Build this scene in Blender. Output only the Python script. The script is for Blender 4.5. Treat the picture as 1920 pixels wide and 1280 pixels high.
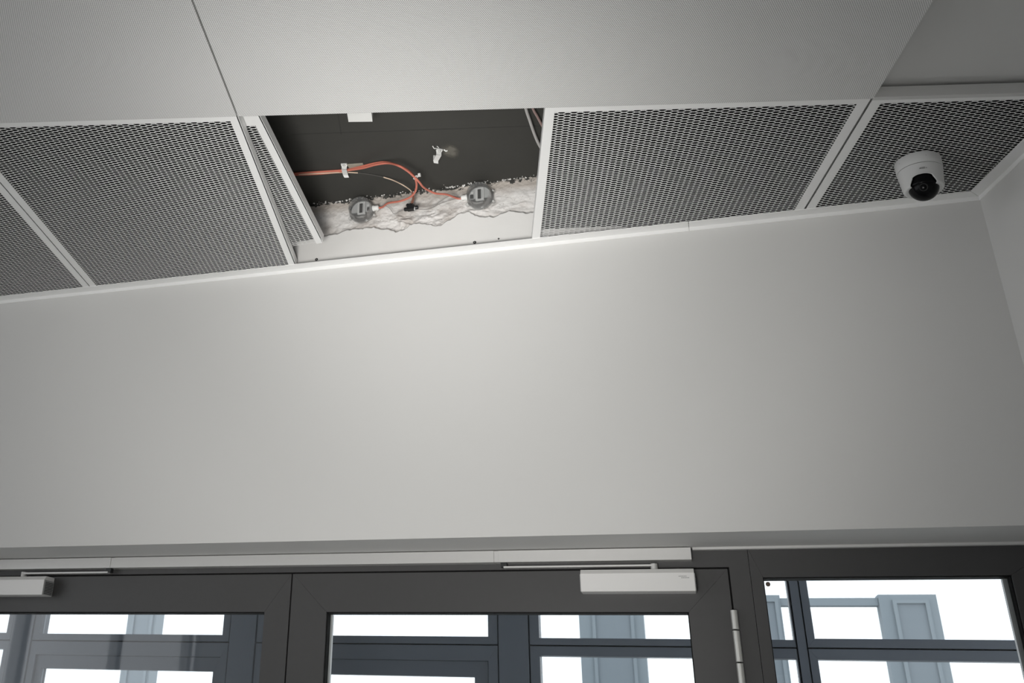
import bpy, bmesh, math, random
from mathutils import Vector, Matrix, noise
random.seed(4)
for o in list(bpy.data.objects): bpy.data.objects.remove(o, do_unlink=True)
scene = bpy.context.scene
C = scene.collection

# ------------------------------------------------------------------ camera
# World frame: X runs along the door wall, Y points into it, Z up, metres. Camera stands at X=Y=0.
CZ = 1.70                      # eye height
F, PX, PY = 1828.70263, 704.810565, 517.090152     # focal length and principal point, 1920x1280 frame
PITCH, ROLL, AV, AW, AR = .440612029, .038072976, .113936375, .318429774, .0528563109
def _basis():
    c, s = math.cos(PITCH), math.sin(PITCH)
    fwd, up, right = Vector((0, c, s)), Vector((0, -s, c)), Vector((1, 0, 0))
    cr, sr = math.cos(ROLL), math.sin(ROLL)
    R, U = right*cr + up*sr, -right*sr + up*cr
    W = Matrix(((math.cos(AW), -math.sin(AW), 0), (math.sin(AW), math.cos(AW), 0), (0, 0, 1)))
    return W @ R, W @ U, W @ fwd
CR, CU, CF = _basis()
cam = bpy.data.cameras.new('camera'); camo = bpy.data.objects.new('camera', cam); C.objects.link(camo)
mw = Matrix.Identity(4)
for i in range(3):
    mw[i][0], mw[i][1], mw[i][2] = CR[i], CU[i], -CF[i]
mw.translation = (0, 0, CZ)
camo.matrix_world = mw
cam.sensor_width = 36; cam.lens = F*36/1920
cam.shift_x = (960-PX)/1920; cam.shift_y = (PY-640)/1920
cam.clip_start = .05; cam.clip_end = 200
cam.dof.use_dof = True; cam.dof.focus_distance = 2.45; cam.dof.aperture_fstop = 9
scene.camera = camo

# ------------------------------------------------------------------ world, lights, exposure
w = bpy.data.worlds.new('world'); scene.world = w; w.use_nodes = True
bg = w.node_tree.nodes['Background']; bg.inputs[0].default_value = (.95, .97, 1, 1); bg.inputs[1].default_value = 1.74
vs = scene.view_settings
vs.view_transform = 'Standard'; vs.look = 'None'; vs.gamma = 1; vs.exposure = 0; vs.use_curve_mapping = False
def lamp(kind, name, loc, target, energy, color=(1, 1, 1), **kw):
    l = bpy.data.lights.new(name, kind); l.energy = energy; l.color = color
    for k, v in kw.items(): setattr(l, k, v)
    o = bpy.data.objects.new(name, l); C.objects.link(o); o.location = loc
    o.rotation_euler = (Vector(target)-Vector(loc)).to_track_quat('-Z', 'Y').to_euler()
    return o
lamp('SPOT', 'work_light', (-.3, 0, 1.5), (-.74, 2.5, 2.74), 138, (1, .985, .96), spot_size=math.radians(66), spot_blend=1.0, shadow_soft_size=.3)
lamp('SPOT', 'hatch_extra_spot', (-.42, .15, 1.3), (-.61, 2.14, 3.0), 192, (1, .985, .96), spot_size=math.radians(29), spot_blend=1.0, shadow_soft_size=.34)  # second spot, added to lift the brightness around the hatch

# ------------------------------------------------------------------ pixel -> place helpers
D = 2.5                        # wall plane
HC = CZ + .5164*D              # underside of suspended ceiling
SLAB = HC + .236               # underside of raw slab
YF = 2.715                     # door frame plane (behind the wall face)
AG = AW - AV                   # ceiling grid turned against the wall
cg, sg = math.cos(AG), math.sin(AG)
def ray(u, v): return CR*((u-PX)/F) - CU*((v-PY)/F) + CF
def onY(u, v, y):
    d = ray(u, v); d = d*(y/d.y); return Vector((d.x, d.y, d.z+CZ))
def onZ(u, v, z):
    d = ray(u, v); d = d*((z-CZ)/d.z); return Vector((d.x, d.y, d.z+CZ))
def G(a, b, z): return Vector((a*cg-b*sg, a*sg+b*cg, z))
def grid(p): return p[0]*cg+p[1]*sg, -p[0]*sg+p[1]*cg
def bwall(a, y): return (y-a*sg)/cg          # grid depth of the line Y=y

# ------------------------------------------------------------------ materials
def mat(name, col, rough=.5, metal=0, spec=.5, noise_amt=0, noise_scale=8, bump=0, bump_scale=200, trans=0, coat=0):
    m = bpy.data.materials.new(name); m.use_nodes = True; nt = m.node_tree; N = nt.nodes; b = N['Principled BSDF']
    b.inputs['Base Color'].default_value = (*col, 1); b.inputs['Roughness'].default_value = rough
    b.inputs['Metallic'].default_value = metal; b.inputs['Specular IOR Level'].default_value = spec
    b.inputs['Coat Weight'].default_value = coat
    tc = N.new('ShaderNodeTexCoord')
    if noise_amt:
        n = N.new('ShaderNodeTexNoise'); n.inputs['Scale'].default_value = noise_scale; n.inputs['Detail'].default_value = 5
        r = N.new('ShaderNodeMapRange'); r.inputs[3].default_value = 1-noise_amt; r.inputs[4].default_value = 1+noise_amt
        mx = N.new('ShaderNodeMix'); mx.data_type = 'RGBA'; mx.blend_type = 'MULTIPLY'; mx.inputs[0].default_value = 1
        mx.inputs[6].default_value = (*col, 1)
        nt.links.new(tc.outputs['Object'], n.inputs['Vector']); nt.links.new(n.outputs['Fac'], r.inputs[0])
        nt.links.new(r.outputs[0], mx.inputs[7]); nt.links.new(mx.outputs[2], b.inputs['Base Color'])
    if bump:
        n2 = N.new('ShaderNodeTexNoise'); n2.inputs['Scale'].default_value = bump_scale; n2.inputs['Detail'].default_value = 4
        bp = N.new('ShaderNodeBump'); bp.inputs['Strength'].default_value = bump; bp.inputs['Distance'].default_value = .002
        nt.links.new(tc.outputs['Object'], n2.inputs['Vector']); nt.links.new(n2.outputs['Fac'], bp.inputs['Height'])
        nt.links.new(bp.outputs[0], b.inputs['Normal'])
    return m
def glassmat(name, tint=(1, 1, 1), refl=1.0, rough=.02, ior=1.45, milky=0):
    m = bpy.data.materials.new(name); m.use_nodes = True; nt = m.node_tree; N = nt.nodes; N.clear()
    out = N.new('ShaderNodeOutputMaterial'); t = N.new('ShaderNodeBsdfTransparent'); t.inputs[0].default_value = (*tint, 1)
    g = N.new('ShaderNodeBsdfGlossy'); g.inputs['Roughness'].default_value = rough
    fr = N.new('ShaderNodeFresnel'); fr.inputs[0].default_value = ior
    mu = N.new('ShaderNodeMath'); mu.operation = 'MULTIPLY'; mu.inputs[1].default_value = refl; mu.use_clamp = True
    mx = N.new('ShaderNodeMixShader')
    nt.links.new(fr.outputs[0], mu.inputs[0]); nt.links.new(mu.outputs[0], mx.inputs[0])
    nt.links.new(t.outputs[0], mx.inputs[1]); nt.links.new(g.outputs[0], mx.inputs[2])
    if milky:
        df = N.new('ShaderNodeBsdfDiffuse'); df.inputs[0].default_value = (.8, .8, .79, 1); m2 = N.new('ShaderNodeMixShader'); m2.inputs[0].default_value = milky
        nt.links.new(mx.outputs[0], m2.inputs[1]); nt.links.new(df.outputs[0], m2.inputs[2]); mx = m2
    nt.links.new(mx.outputs[0], out.inputs[0])
    return m
def perfmat():
    m = bpy.data.materials.new('perforated_sheet'); m.use_nodes = True; nt = m.node_tree; N = nt.nodes; b = N['Principled BSDF']
    b.inputs['Roughness'].default_value = .55; b.inputs['Specular IOR Level'].default_value = .3
    tc = N.new('ShaderNodeTexCoord'); sp = N.new('ShaderNodeSeparateXYZ'); nt.links.new(tc.outputs['Object'], sp.inputs[0])
    def math_(op, a, bb=None):
        n = N.new('ShaderNodeMath'); n.operation = op
        for i, x in enumerate((a, bb)):
            if x is None: continue
            if isinstance(x, (int, float)): n.inputs[i].default_value = x
            else: nt.links.new(x, n.inputs[i])
        return n.outputs[0]
    P = .0041; PITCH_XY = (P, P*math.sqrt(3))
    def cell(off):
        q = []
        for k in range(2):
            u = math_('DIVIDE', sp.outputs[k], PITCH_XY[k]); u = math_('ADD', u, off)
            fr = math_('FRACT', u); fr = math_('SUBTRACT', fr, .5); fr = math_('MULTIPLY', fr, PITCH_XY[k]/P); q.append(math_('MULTIPLY', fr, fr))
        return math_('SQRT', math_('ADD', q[0], q[1]))
    d = math_('MINIMUM', cell(0), cell(.5))
    r = N.new('ShaderNodeMapRange'); r.inputs[1].default_value = .195; r.inputs[2].default_value = .245
    nt.links.new(d, r.inputs[0])
    mx = N.new('ShaderNodeMix'); mx.data_type = 'RGBA'
    mx.inputs[6].default_value = (.06, .06, .058, 1); mx.inputs[7].default_value = (.75, .745, .73, 1)
    nt.links.new(r.outputs[0], mx.inputs[0]); nt.links.new(mx.outputs[2], b.inputs['Base Color'])
    return m
M = dict(
    wall=mat('white_wall_paint', (.685, .68, .662), .6, spec=.3, noise_amt=.012, noise_scale=2.5, bump=.04, bump_scale=120),
    ceil=mat('white_ceiling_paint', (.60, .595, .578), .6, spec=.3, noise_amt=.02, noise_scale=2, bump=.04, bump_scale=90),
    trim=mat('white_lacquered_steel', (.87, .867, .853), .42, spec=.4, noise_amt=.01),
    mesh=mat('white_expanded_metal', (.90, .897, .885), .45, spec=.4),
    fleece=mat('black_fleece', (.006, .006, .006), .95, spec=.05, bump=.2, bump_scale=600),
    perf=perfmat(),
    dark=mat('dark_painted_concrete', (.054, .053, .048), .75, spec=.25, noise_amt=.14, noise_scale=6, bump=.25, bump_scale=60),
    board=mat('plaster_board', (.80, .79, .765), .75, spec=.2, noise_amt=.03, noise_scale=14, bump=.15, bump_scale=70),
    anth=mat('anthracite_frame', (.066, .065, .065), .42, spec=.4, noise_amt=.05, noise_scale=40),
    anth2=mat('haze_tinted_frame', (.09, .105, .128), .5, spec=.4, noise_amt=.04, noise_scale=30),  # dark frames lightened towards blue to imitate glare haze
    gasket=mat('black_gasket', (.008, .008, .008), .7, spec=.2),
    alu=mat('silver_anodised_aluminium', (.62, .615, .60), .42, metal=.35, noise_amt=.02, noise_scale=60),
    closer=mat('closer_cover', (.82, .81, .79), .42, metal=.05),
    hinge=mat('hinge_aluminium', (.62, .62, .59), .38, metal=.5),
    glass=glassmat('window_glass', (.97, .985, .99), .9),
    clear=glassmat('clear_polycarbonate', (.99, .992, .992), .5, .08, 1.4, .045),
    lens=mat('black_gloss_dome', (.0035, .0035, .004), .16, spec=.12),
    lensg=mat('dark_lens', (.012, .012, .013), .5, spec=.2),
    camw=mat('camera_housing_white', (.66, .66, .65), .42, spec=.4),
    logo=mat('dark_print', (.03, .03, .03), .6),
    print=mat('grey_print', (.36, .355, .345), .6),
    red=mat('orange_red_cable', (.60, .185, .13), .45, noise_amt=.06, noise_scale=30),
    beige=mat('cream_cable', (.72, .56, .43), .5),
    brown=mat('brown_cable', (.20, .085, .055), .5),
    thin=mat('grey_fibre', (.27, .255, .24), .4),
    grey=mat('grey_cable', (.50, .485, .47), .5),
    pink=mat('faded_pink_cable', (.36, .25, .23), .5),
    blk=mat('black_plastic', (.014, .015, .016), .4),
    zinc=mat('zinc_clip', (.78, .78, .76), .35, metal=.25, noise_amt=.12, noise_scale=150),
    white=mat('white_plastic', (.80, .80, .775), .45),
    chas=mat('grey_device', (.40, .405, .40), .5, noise_amt=.12, noise_scale=120),
    chasl=mat('light_grey_device', (.55, .55, .54), .5),
    floor=mat('grey_stone_floor', (.74, .735, .72), .45, noise_amt=.08, noise_scale=3),
    ext=mat('haze_tinted_facade', (.25, .29, .32), .8, noise_amt=.03),  # pale blue of overexposure and haze put into the colour
    extl=mat('haze_tinted_panel', (.22, .255, .285), .8, noise_amt=.03),
    ground=mat('pale_paving', (.40, .40, .39), .85, noise_amt=.1),
    seam=mat('dark_seam', (.035, .034, .031), .85),
    splice=mat('dark_grey_splice', (.085, .082, .075), .6),
    brownplug=mat('brown_plug', (.16, .11, .085), .6),
)
def roughmat():
    m = mat('rough_plaster', (.66, .635, .60), .85, spec=.15, bump=.8, bump_scale=140)
    nt = m.node_tree; N = nt.nodes; b = N['Principled BSDF']
    tc = N.new('ShaderNodeTexCoord'); sp = N.new('ShaderNodeSeparateXYZ'); nt.links.new(tc.outputs['Object'], sp.inputs[0])
    n = N.new('ShaderNodeTexNoise'); n.inputs['Scale'].default_value = 55; n.inputs['Detail'].default_value = 8; n.inputs['Roughness'].default_value = .7
    n3 = N.new('ShaderNodeTexNoise'); n3.inputs['Scale'].default_value = 16; n3.inputs['Detail'].default_value = 6
    nt.links.new(tc.outputs['Object'], n.inputs['Vector']); nt.links.new(tc.outputs['Object'], n3.inputs['Vector'])
    # stray dark paint from the slab, brushed onto the top edge of the plaster
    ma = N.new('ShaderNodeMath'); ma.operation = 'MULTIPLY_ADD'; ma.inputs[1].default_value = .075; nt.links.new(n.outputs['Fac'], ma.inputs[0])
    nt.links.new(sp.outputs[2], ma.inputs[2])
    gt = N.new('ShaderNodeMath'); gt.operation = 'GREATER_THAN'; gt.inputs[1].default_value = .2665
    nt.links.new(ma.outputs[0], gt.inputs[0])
    cr = N.new('ShaderNodeValToRGB'); nt.links.new(n3.outputs['Fac'], cr.inputs[0])
    cr.color_ramp.elements[0].position = .36; cr.color_ramp.elements[0].color = (.53, .49, .455, 1)
    cr.color_ramp.elements[1].position = .56; cr.color_ramp.elements[1].color = (.77, .75, .725, 1)
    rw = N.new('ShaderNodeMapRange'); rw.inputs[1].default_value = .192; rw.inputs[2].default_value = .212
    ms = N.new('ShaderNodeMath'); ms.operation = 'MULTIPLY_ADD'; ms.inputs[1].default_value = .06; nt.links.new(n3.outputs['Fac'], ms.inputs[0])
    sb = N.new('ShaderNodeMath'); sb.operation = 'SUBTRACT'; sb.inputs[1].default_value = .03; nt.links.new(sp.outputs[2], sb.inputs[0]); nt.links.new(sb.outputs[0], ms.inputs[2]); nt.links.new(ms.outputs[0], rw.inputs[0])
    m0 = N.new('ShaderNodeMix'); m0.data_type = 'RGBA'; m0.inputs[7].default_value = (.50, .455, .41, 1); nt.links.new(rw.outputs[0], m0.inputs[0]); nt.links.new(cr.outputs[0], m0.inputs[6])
    vo = N.new('ShaderNodeTexVoronoi'); vo.inputs['Scale'].default_value = 85; nt.links.new(tc.outputs['Object'], vo.inputs['Vector'])
    pt = N.new('ShaderNodeMath'); pt.operation = 'LESS_THAN'; pt.inputs[1].default_value = .09; nt.links.new(vo.outputs['Distance'], pt.inputs[0])
    m1 = N.new('ShaderNodeMix'); m1.data_type = 'RGBA'; m1.inputs[7].default_value = (.22, .19, .165, 1); nt.links.new(pt.outputs[0], m1.inputs[0]); nt.links.new(m0.outputs[2], m1.inputs[6])
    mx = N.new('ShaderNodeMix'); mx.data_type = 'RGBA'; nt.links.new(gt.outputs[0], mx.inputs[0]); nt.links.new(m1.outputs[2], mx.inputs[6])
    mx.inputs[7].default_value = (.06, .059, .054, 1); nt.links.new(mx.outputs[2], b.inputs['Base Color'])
    return m
M['rough'] = roughmat()

# ------------------------------------------------------------------ geometry helpers: all return (verts, faces)
def box(x0, x1, y0, y1, z0, z1, f=None):
    v = [(x, y, z) for z in (z0, z1) for y in (y0, y1) for x in (x0, x1)]
    if f: v = [tuple(f(*p)) for p in v]
    return v, [(0, 2, 3, 1), (4, 5, 7, 6), (0, 1, 5, 4), (2, 6, 7, 3), (0, 4, 6, 2), (1, 3, 7, 5)]
def gbox(a0, a1, b0, b1, z0, z1): return box(a0, a1, b0, b1, z0, z1, G)
def prism(lo, hi):
    n = len(lo); return [tuple(p) for p in lo]+[tuple(p) for p in hi], [tuple(range(n-1, -1, -1)), tuple(range(n, 2*n))]+[(i, (i+1) % n, n+(i+1) % n, n+i) for i in range(n)]
def merge(*gs):
    V, Fc = [], []
    for v, f in gs:
        k = len(V); V += list(v); Fc += [tuple(i+k for i in q) for q in f]
    return V, Fc
def spline(pts, per=8):
    P = [Vector(p) for p in pts]; P = [P[0]*2-P[1]]+P+[P[-1]*2-P[-2]]; out = []
    for i in range(1, len(P)-2):
        a, b, c, d = P[i-1:i+3]
        for k in range(per):
            t = k/per; out.append(.5*((2*b)+(c-a)*t+(2*a-5*b+4*c-d)*t*t+(3*b-a-3*c+d)*t**3))
    return out+[P[-2]]
def tube(pts, r, n=8):
    V, Fc = [], []; up = Vector((.13, .2, 1)).normalized()
    for i, p in enumerate(pts):
        t = (pts[min(i+1, len(pts)-1)]-pts[max(i-1, 0)]).normalized()
        s = t.cross(up).normalized(); u = s.cross(t)
        V += [tuple(p+(s*math.cos(2*math.pi*k/n)+u*math.sin(2*math.pi*k/n))*r) for k in range(n)]
    for i in range(len(pts)-1):
        Fc += [(i*n+k, i*n+(k+1) % n, (i+1)*n+(k+1) % n, (i+1)*n+k) for k in range(n)]
    Fc += [tuple(range(n-1, -1, -1)), tuple(range((len(pts)-1)*n, len(pts)*n))]
    return V, Fc
def lathe(prof, o, ax, n=32):
    """prof: (radius, distance along axis)"""
    ax = Vector(ax).normalized(); o = Vector(o); s = ax.orthogonal().normalized(); t = ax.cross(s); V, Fc = [], []
    for r, h in prof:
        V += [tuple(o+ax*h+(s*math.cos(2*math.pi*k/n)+t*math.sin(2*math.pi*k/n))*max(r, 1e-5)) for k in range(n)]
    for i in range(len(prof)-1):
        Fc += [(i*n+k, i*n+(k+1) % n, (i+1)*n+(k+1) % n, (i+1)*n+k) for k in range(n)]
    return V, Fc+[tuple(range(n-1, -1, -1)), tuple(range((len(prof)-1)*n, len(prof)*n))]
def mkmesh(name, geo, m, inv=None, smooth=False, fix=True):
    v, f = geo; me = bpy.data.meshes.new(name)
    if inv is not None: v = [tuple(inv @ Vector(p)) for p in v]
    me.from_pydata(v, [], f); me.materials.append(m)
    if fix:
        bm = bmesh.new(); bm.from_mesh(me); bmesh.ops.recalc_face_normals(bm, faces=bm.faces); bm.to_mesh(me); bm.free()
    if smooth:
        me.polygons.foreach_set('use_smooth', [True]*len(me.polygons)); me.set_sharp_from_angle(angle=math.radians(40))
    return me
def tag(o, label=None, cat=None, group=None, kind=None):
    for k, v in (('label', label), ('category', cat), ('group', group), ('kind', kind)):
        if v: o[k] = v
    return o
MW = {}
def thing(name, label, cat, loc=(0, 0, 0), rz=0, group=None, kind=None):
    o = bpy.data.objects.new(name, None); C.objects.link(o); o.location = loc; o.rotation_euler = (0, 0, rz); o.empty_display_size = .05
    MW[o.name] = Matrix.Translation(loc) @ Matrix.Rotation(rz, 4, 'Z')
    return tag(o, label, cat, group, kind)
def part(parent, name, geo, m, smooth=False, label=None, kind=None, fix=True):
    inv = MW[parent.name].inverted()
    o = bpy.data.objects.new(name, mkmesh(name, geo, m, inv, smooth, fix)); C.objects.link(o); o.parent = parent
    MW[o.name] = MW[parent.name]
    return tag(o, label, None, None, kind)
def solo(name, geo, m, label, cat, loc=(0, 0, 0), rz=0, smooth=False, group=None, kind=None, fix=True):
    mtx = Matrix.Translation(loc) @ Matrix.Rotation(rz, 4, 'Z')
    o = bpy.data.objects.new(name, mkmesh(name, geo, m, mtx.inverted(), smooth, fix)); C.objects.link(o); o.location = loc; o.rotation_euler = (0, 0, rz)
    MW[o.name] = mtx
    return tag(o, label, cat, group, kind)
def struct(name, geo, m, label, cat, **k): return solo(name, geo, m, label, cat, kind='structure', **k)

# ------------------------------------------------------------------ structure
LINT = CZ + .18767*D                                   # underside of the wall above the doors
XC = .780                                              # front / right wall corner
rd = Vector((math.sin(AW-AR), -math.cos(AW-AR), 0))   # right wall runs towards the camera
XL = -5.0
LEAFW = None
pS = onY(548.2, 1076.5, YF); pR = onY(1365, 1062, YF)
SEAM, LEAFR, LEAFT = pS.x, pR.x, (pS.z+pR.z)/2
LEAFL = SEAM-(LEAFR-SEAM)
RY0 = -4.2
struct('wall_front', merge(box(XL, XC, D, YF+.06, LINT, HC+.02), box(XL, LEAFL-.07, D, YF+.06, 0, LINT), box(XC+.046, XC+.25, D+.02, YF+.06, 0, HC), box(XC, XC+.046, D+.04, YF+.06, LINT, HC)), M['wall'],
       'smooth white wall above the dark glazed doors', 'wall', loc=(0, D, 0))
struct('wall_front_upper', box(XL, XC+.2, D+.034, YF+.06, HC+.02, SLAB), M['board'],
       'plastered wall top hidden above the suspended ceiling', 'wall', loc=(0, D, HC))
c0 = Vector((XC, D, 0)); c1 = c0+rd*6.8; nrm = Vector((rd.y, -rd.x, 0)); nrm = nrm if nrm.x > 0 else -nrm
struct('wall_right', prism([c0, c1, c1+nrm*.15, c0+nrm*.15+Vector((0, .1, 0))], [p+Vector((0, 0, HC+.05)) for p in (c0, c1, c1+nrm*.15, c0+nrm*.15+Vector((0, .1, 0)))]),
       M['wall'], 'white side wall at the right edge', 'wall', loc=c0)
struct('wall_left', merge(box(XL-.15, XL, RY0, YF, 0, .3), box(XL-.15, XL, 1.4, YF, .3, SLAB), *[box(XL-.12, XL-.03, y-.04, y+.04, .3, SLAB) for y in (RY0+.04, -2.8, -1.4, 0)]), M['wall'],  # unseen wall, left open between its posts to bring in side daylight
       'unseen side wall far left, opened between posts to let daylight in', 'wall', loc=(XL, 0, 0))
struct('wall_back', box(XL, 3.2, RY0-.15, RY0, 0, SLAB), M['wall'], 'white rear wall behind the camera', 'wall', loc=(0, RY0, 0))
struct('floor', box(XL, 3.2, RY0, 4.6, -.1, 0), M['floor'], 'light grey stone floor', 'floor')
struct('ceiling_slab', box(XL, 3.2, RY0, YF+.06, SLAB, SLAB+.2), M['dark'], 'dark painted concrete slab above the open ceiling panel', 'ceiling', loc=(0, 0, SLAB))
slab_o = bpy.data.objects['ceiling_slab']
for (u0, v0), (u1, v1) in (((545, 252), (1010, 236)), ((640, 252), (632, 205))):
    p0, p1 = onZ(u0, v0, SLAB), onZ(u1, v1, SLAB); dd = (p1-p0).normalized(); nn = Vector((-dd.y, dd.x, 0))*.0016
    part(slab_o, 'formwork_seam', prism([p0-nn, p1-nn, p1+nn, p0+nn], [q-Vector((0, 0, .0005)) for q in (p0-nn, p1-nn, p1+nn, p0+nn)]), M['seam'])
struct('ground_outside', box(-14, 12, 4.6, 26, -.15, -.03), M['ground'], 'pale paving outside the entrance', 'ground')

# plain ceiling field right of the perforated panels: a little higher, with a shadow groove and a fascia
BE = 1.8437; A0, A1, A2, A3 = -1.2558, -.548, .1575, .8600; MOD = .705
def hz_on_b(u, v, b):                                  # height where the pixel ray meets the vertical plane at grid depth b
    d = ray(u, v); bb = -d.x*sg+d.y*cg; return CZ+d.z*b/bb
ZP = hz_on_b(1790, 157, BE); 
aR = 1.75
struct('ceiling', merge(gbox(A3-.02, aR+.6, -3.5, BE-.024, ZP, ZP+.018), gbox(A3-.02, aR+.3, BE-.024, BE+.012, ZP+.007, ZP+.02)), M['ceil'],
       'plain smooth ceiling field right of the perforated panels', 'ceiling', loc=(0, 0, ZP))
struct('trim_4', gbox(A3+.003, aR, BE, BE+.012, HC+.001, ZP-.002), M['ceil'], 'narrow white fascia between plain ceiling and mesh panel', 'trim', loc=(0, 0, HC))

# wall angles the mesh panels rest on: flange, upstand on the wall
yb = 2.4668
def wall_angle(name, x0, x1, label, mitre=False):
    t = thing(name, label, 'trim', ((x0+x1)/2, D, HC), kind='structure')
    zt = .0022
    lo = [(x0, yb, HC), (x1-(.0262 if mitre else 0), yb, HC), (x1, D, HC), (x0, D, HC)]
    part(t, 'flange', prism(lo, [(x, y, z+zt) for x, y, z in lo]), M['trim'])
    part(t, 'upstand', box(x0, x1, D-.0022, D+.001, HC-.011, HC), M['trim'])
xj = onZ(1291, 415, HC).x
wall_angle('trim_1', -3.4, xj-.0008, 'white ceiling edge angle along the wall, long piece under the opening')
wall_angle('trim_2', xj+.0008, XC, 'white ceiling edge angle along the wall, short piece beside the security camera', True)
t = thing('trim_3', 'white ceiling edge angle running along the right side wall', 'trim', c0+Vector((0, 0, HC)), kind='structure')
inn = -nrm*.0335
lo = [Vector((XC-.0165+.0006, yb-.0004, HC)), Vector((XC+.0006, D-.0004, HC)), c0+rd*1.3+Vector((0, 0, HC)), c0+rd*1.3+inn+Vector((0, 0, HC))]
q = Vector((XC, D, HC))+inn; k_ = (q.y-(yb-.0004))/(-rd.y); lo[0] = q+rd*k_ + Vector((.0003, 0, 0))
part(t, 'flange', prism(lo, [p+Vector((0, 0, .0022)) for p in lo]), M['trim'])
lo = [c0+Vector((0, 0, HC-.011)), c0+rd*1.3+Vector((0, 0, HC-.011))]; lo = lo+[lo[1]-nrm*.0022, lo[0]-nrm*.0022]
part(t, 'upstand', prism(lo, [p+Vector((0, 0, .011)) for p in lo]), M['trim'])
MITRE = lo

# ------------------------------------------------------------------ ceiling panels
def perf_tile(a0, a1, b0, b1, label):
    t = thing('perforated_ceiling_panel', label, 'ceiling panel', (0, 0, HC), AG, 'perforated ceiling panels')
    z = HC-.003
    part(t, 'sheet', gbox(a0, a1, b0, b1, z, z+.0012), M['perf'])
    for g in (gbox(a0, a0+.0012, b0, b1-.003, z+.0012, z+.03), gbox(a1-.0012, a1, b0, b1-.003, z+.0012, z+.03)):
        part(t, 'edge_return', g, M['trim'])
perf_tile(A1+.0022, A3+.0005, -.75, BE, 'wide white perforated metal ceiling panel directly above the open hatch')
perf_tile(A1-2*MOD, A1-.0022, -.75, BE, 'white perforated metal ceiling panel at upper left beyond the dark joint')

LW, SW = .0280, .0103
def expanded(a0, a1, b0, bcut, z, pha=0.):
    """expanded metal: wavy flat strands meeting at knuckles"""
    V, Fc = [], []; n = int((max(bcut(a0), bcut(a1))-b0)/(SW/2))
    wv = [(0, 1), (.10, .80), (.40, -.80), (.5, -1), (.60, -.80), (.90, .80)]
    hw, ht, tilt = .00085, .00048, .00035
    for m in range(n):
        sgn = 1 if m % 2 == 0 else -1; bc = b0+m*SW/2; i0 = math.floor((a0-pha)/LW)-1; pts = []
        for i in range(i0, int((a1-pha)/LW)+2):
            for ph, val in wv: pts.append((pha+(i+ph)*LW, bc+sgn*val*SW*.25, -sgn*val*tilt))
        seg = []
        def flush(seg):
            if len(seg) < 2: return
            k0 = len(V)
            for a, b, dz in seg:
                for db, zz in ((-hw, -ht-.0002), (hw, -ht+.0002), (hw, ht+.0002), (-hw, ht-.0002)): V.append(tuple(G(a, b+db, z+dz+zz)))
            for s in range(len(seg)-1):
                for e in range(4): Fc.append((k0+s*4+e, k0+s*4+(e+1) % 4, k0+s*4+4+(e+1) % 4, k0+s*4+4+e))
        for j, (a, b, dz) in enumerate(pts):
            if a0 <= a <= a1 and b <= bcut(a) and b >= b0-.004:
                if not seg and j and pts[j-1][0] < a0: 
                    pa, pb, pd = pts[j-1]; f = (a0-pa)/(a-pa); seg.append((a0, pb+(b-pb)*f, pd+(dz-pd)*f))
                seg.append((a, b, dz))
            else:
                if seg and a > a1:
                    pa, pb, pd = pts[j-1]; f = (a1-pa)/(a-pa); seg.append((a1, pb+(b-pb)*f, pd+(dz-pd)*f))
                flush(seg); seg = []
        flush(seg)
    return V, Fc
def mesh_panel(a0, a1, cut, z0, label, b0=BE, rail=.0265, fw=.0222, right_side=True, xf=None, lining_cut=None, pha=0., lining_poly=None, groove=0):
    """frame of folded steel (two side rails, one end rail) with an expanded-metal sheet; the wall end is cut off raw"""
    loc = G(a1, b0, z0)
    t = thing('mesh_ceiling_panel', label, 'ceiling panel', loc, 0, 'expanded metal ceiling panels')
    T = (lambda g: ([tuple(xf @ Vector(p)) for p in g[0]], g[1])) if xf else (lambda g: g)
    def poly(pts, za, zb): return prism([G(a, b, za) for a, b in pts], [G(a, b, zb) for a, b in pts])
    e = .006
    def side(s):
        ao = a0 if s < 0 else a1; d = -s; g0 = groove if s > 0 else .0003   # narrow groove between flange and outer return
        f1 = [(ao+d*g0, b0+.001), (ao+d*fw, b0+.001), (ao+d*fw, cut(ao+d*fw)), (ao+d*g0, cut(ao+d*g0))]
        o_ = 0 if g0 > .001 or abs(ao-A2) < .001 else .006          # plain sides: the upstand is set back from the edge
        r1 = [(ao+d*o_, b0+.001), (ao+d*(o_+.0012), b0+.001), (ao+d*(o_+.0012), cut(ao)), (ao+d*o_, cut(ao))]
        st = part(t, 'side_rail', T(poly(f1, z0, z0+.0014)), M['trim'])
        part(st, 'outer_return', T(poly(r1, z0+(.0012 if g0 > .001 else .0014), z0+.026)), M['trim'])
        if g0 > .001: part(st, 'groove_shade', T(poly([(ao+d*.0012, b0+.002), (ao+d*(g0+.004), b0+.002), (ao+d*(g0+.004), cut(ao)), (ao+d*.0012, cut(ao))], z0+.012, z0+.0132)), M['gasket'])  # black strip paints the shade inside the groove
    side(-1)
    if right_side: side(1)
    ar_ = a1-fw if right_side else a1
    er = part(t, 'end_rail', T(gbox(a0+fw, ar_, b0+.001, b0+rail, z0, z0+.0014)), M['trim'])
    part(er, 'outer_return', T(gbox(a0+.002, ar_, b0+.001, b0+.0022, z0+.0014, z0+.026)), M['trim'])
    part(t, 'mesh_sheet', T(expanded(a0+fw-.001, ar_+.001, b0+rail-.002, cut, z0+.0024, pha)), M['mesh'], kind='stuff', fix=False)
    lc = lining_cut or (lambda a: cut(a))
    lp = lining_poly or [(a0+.004, b0+.004), (a1-.003, b0+.004), (a1-.003, lc(a1-.003)), (a0+.004, lc(a0+.004))]
    part(t, 'fleece_lining', T(poly(lp, z0+.0052, z0+.006)), M['fleece'], label='black fleece laid on the mesh')
    return t
zp = HC+.0024
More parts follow.
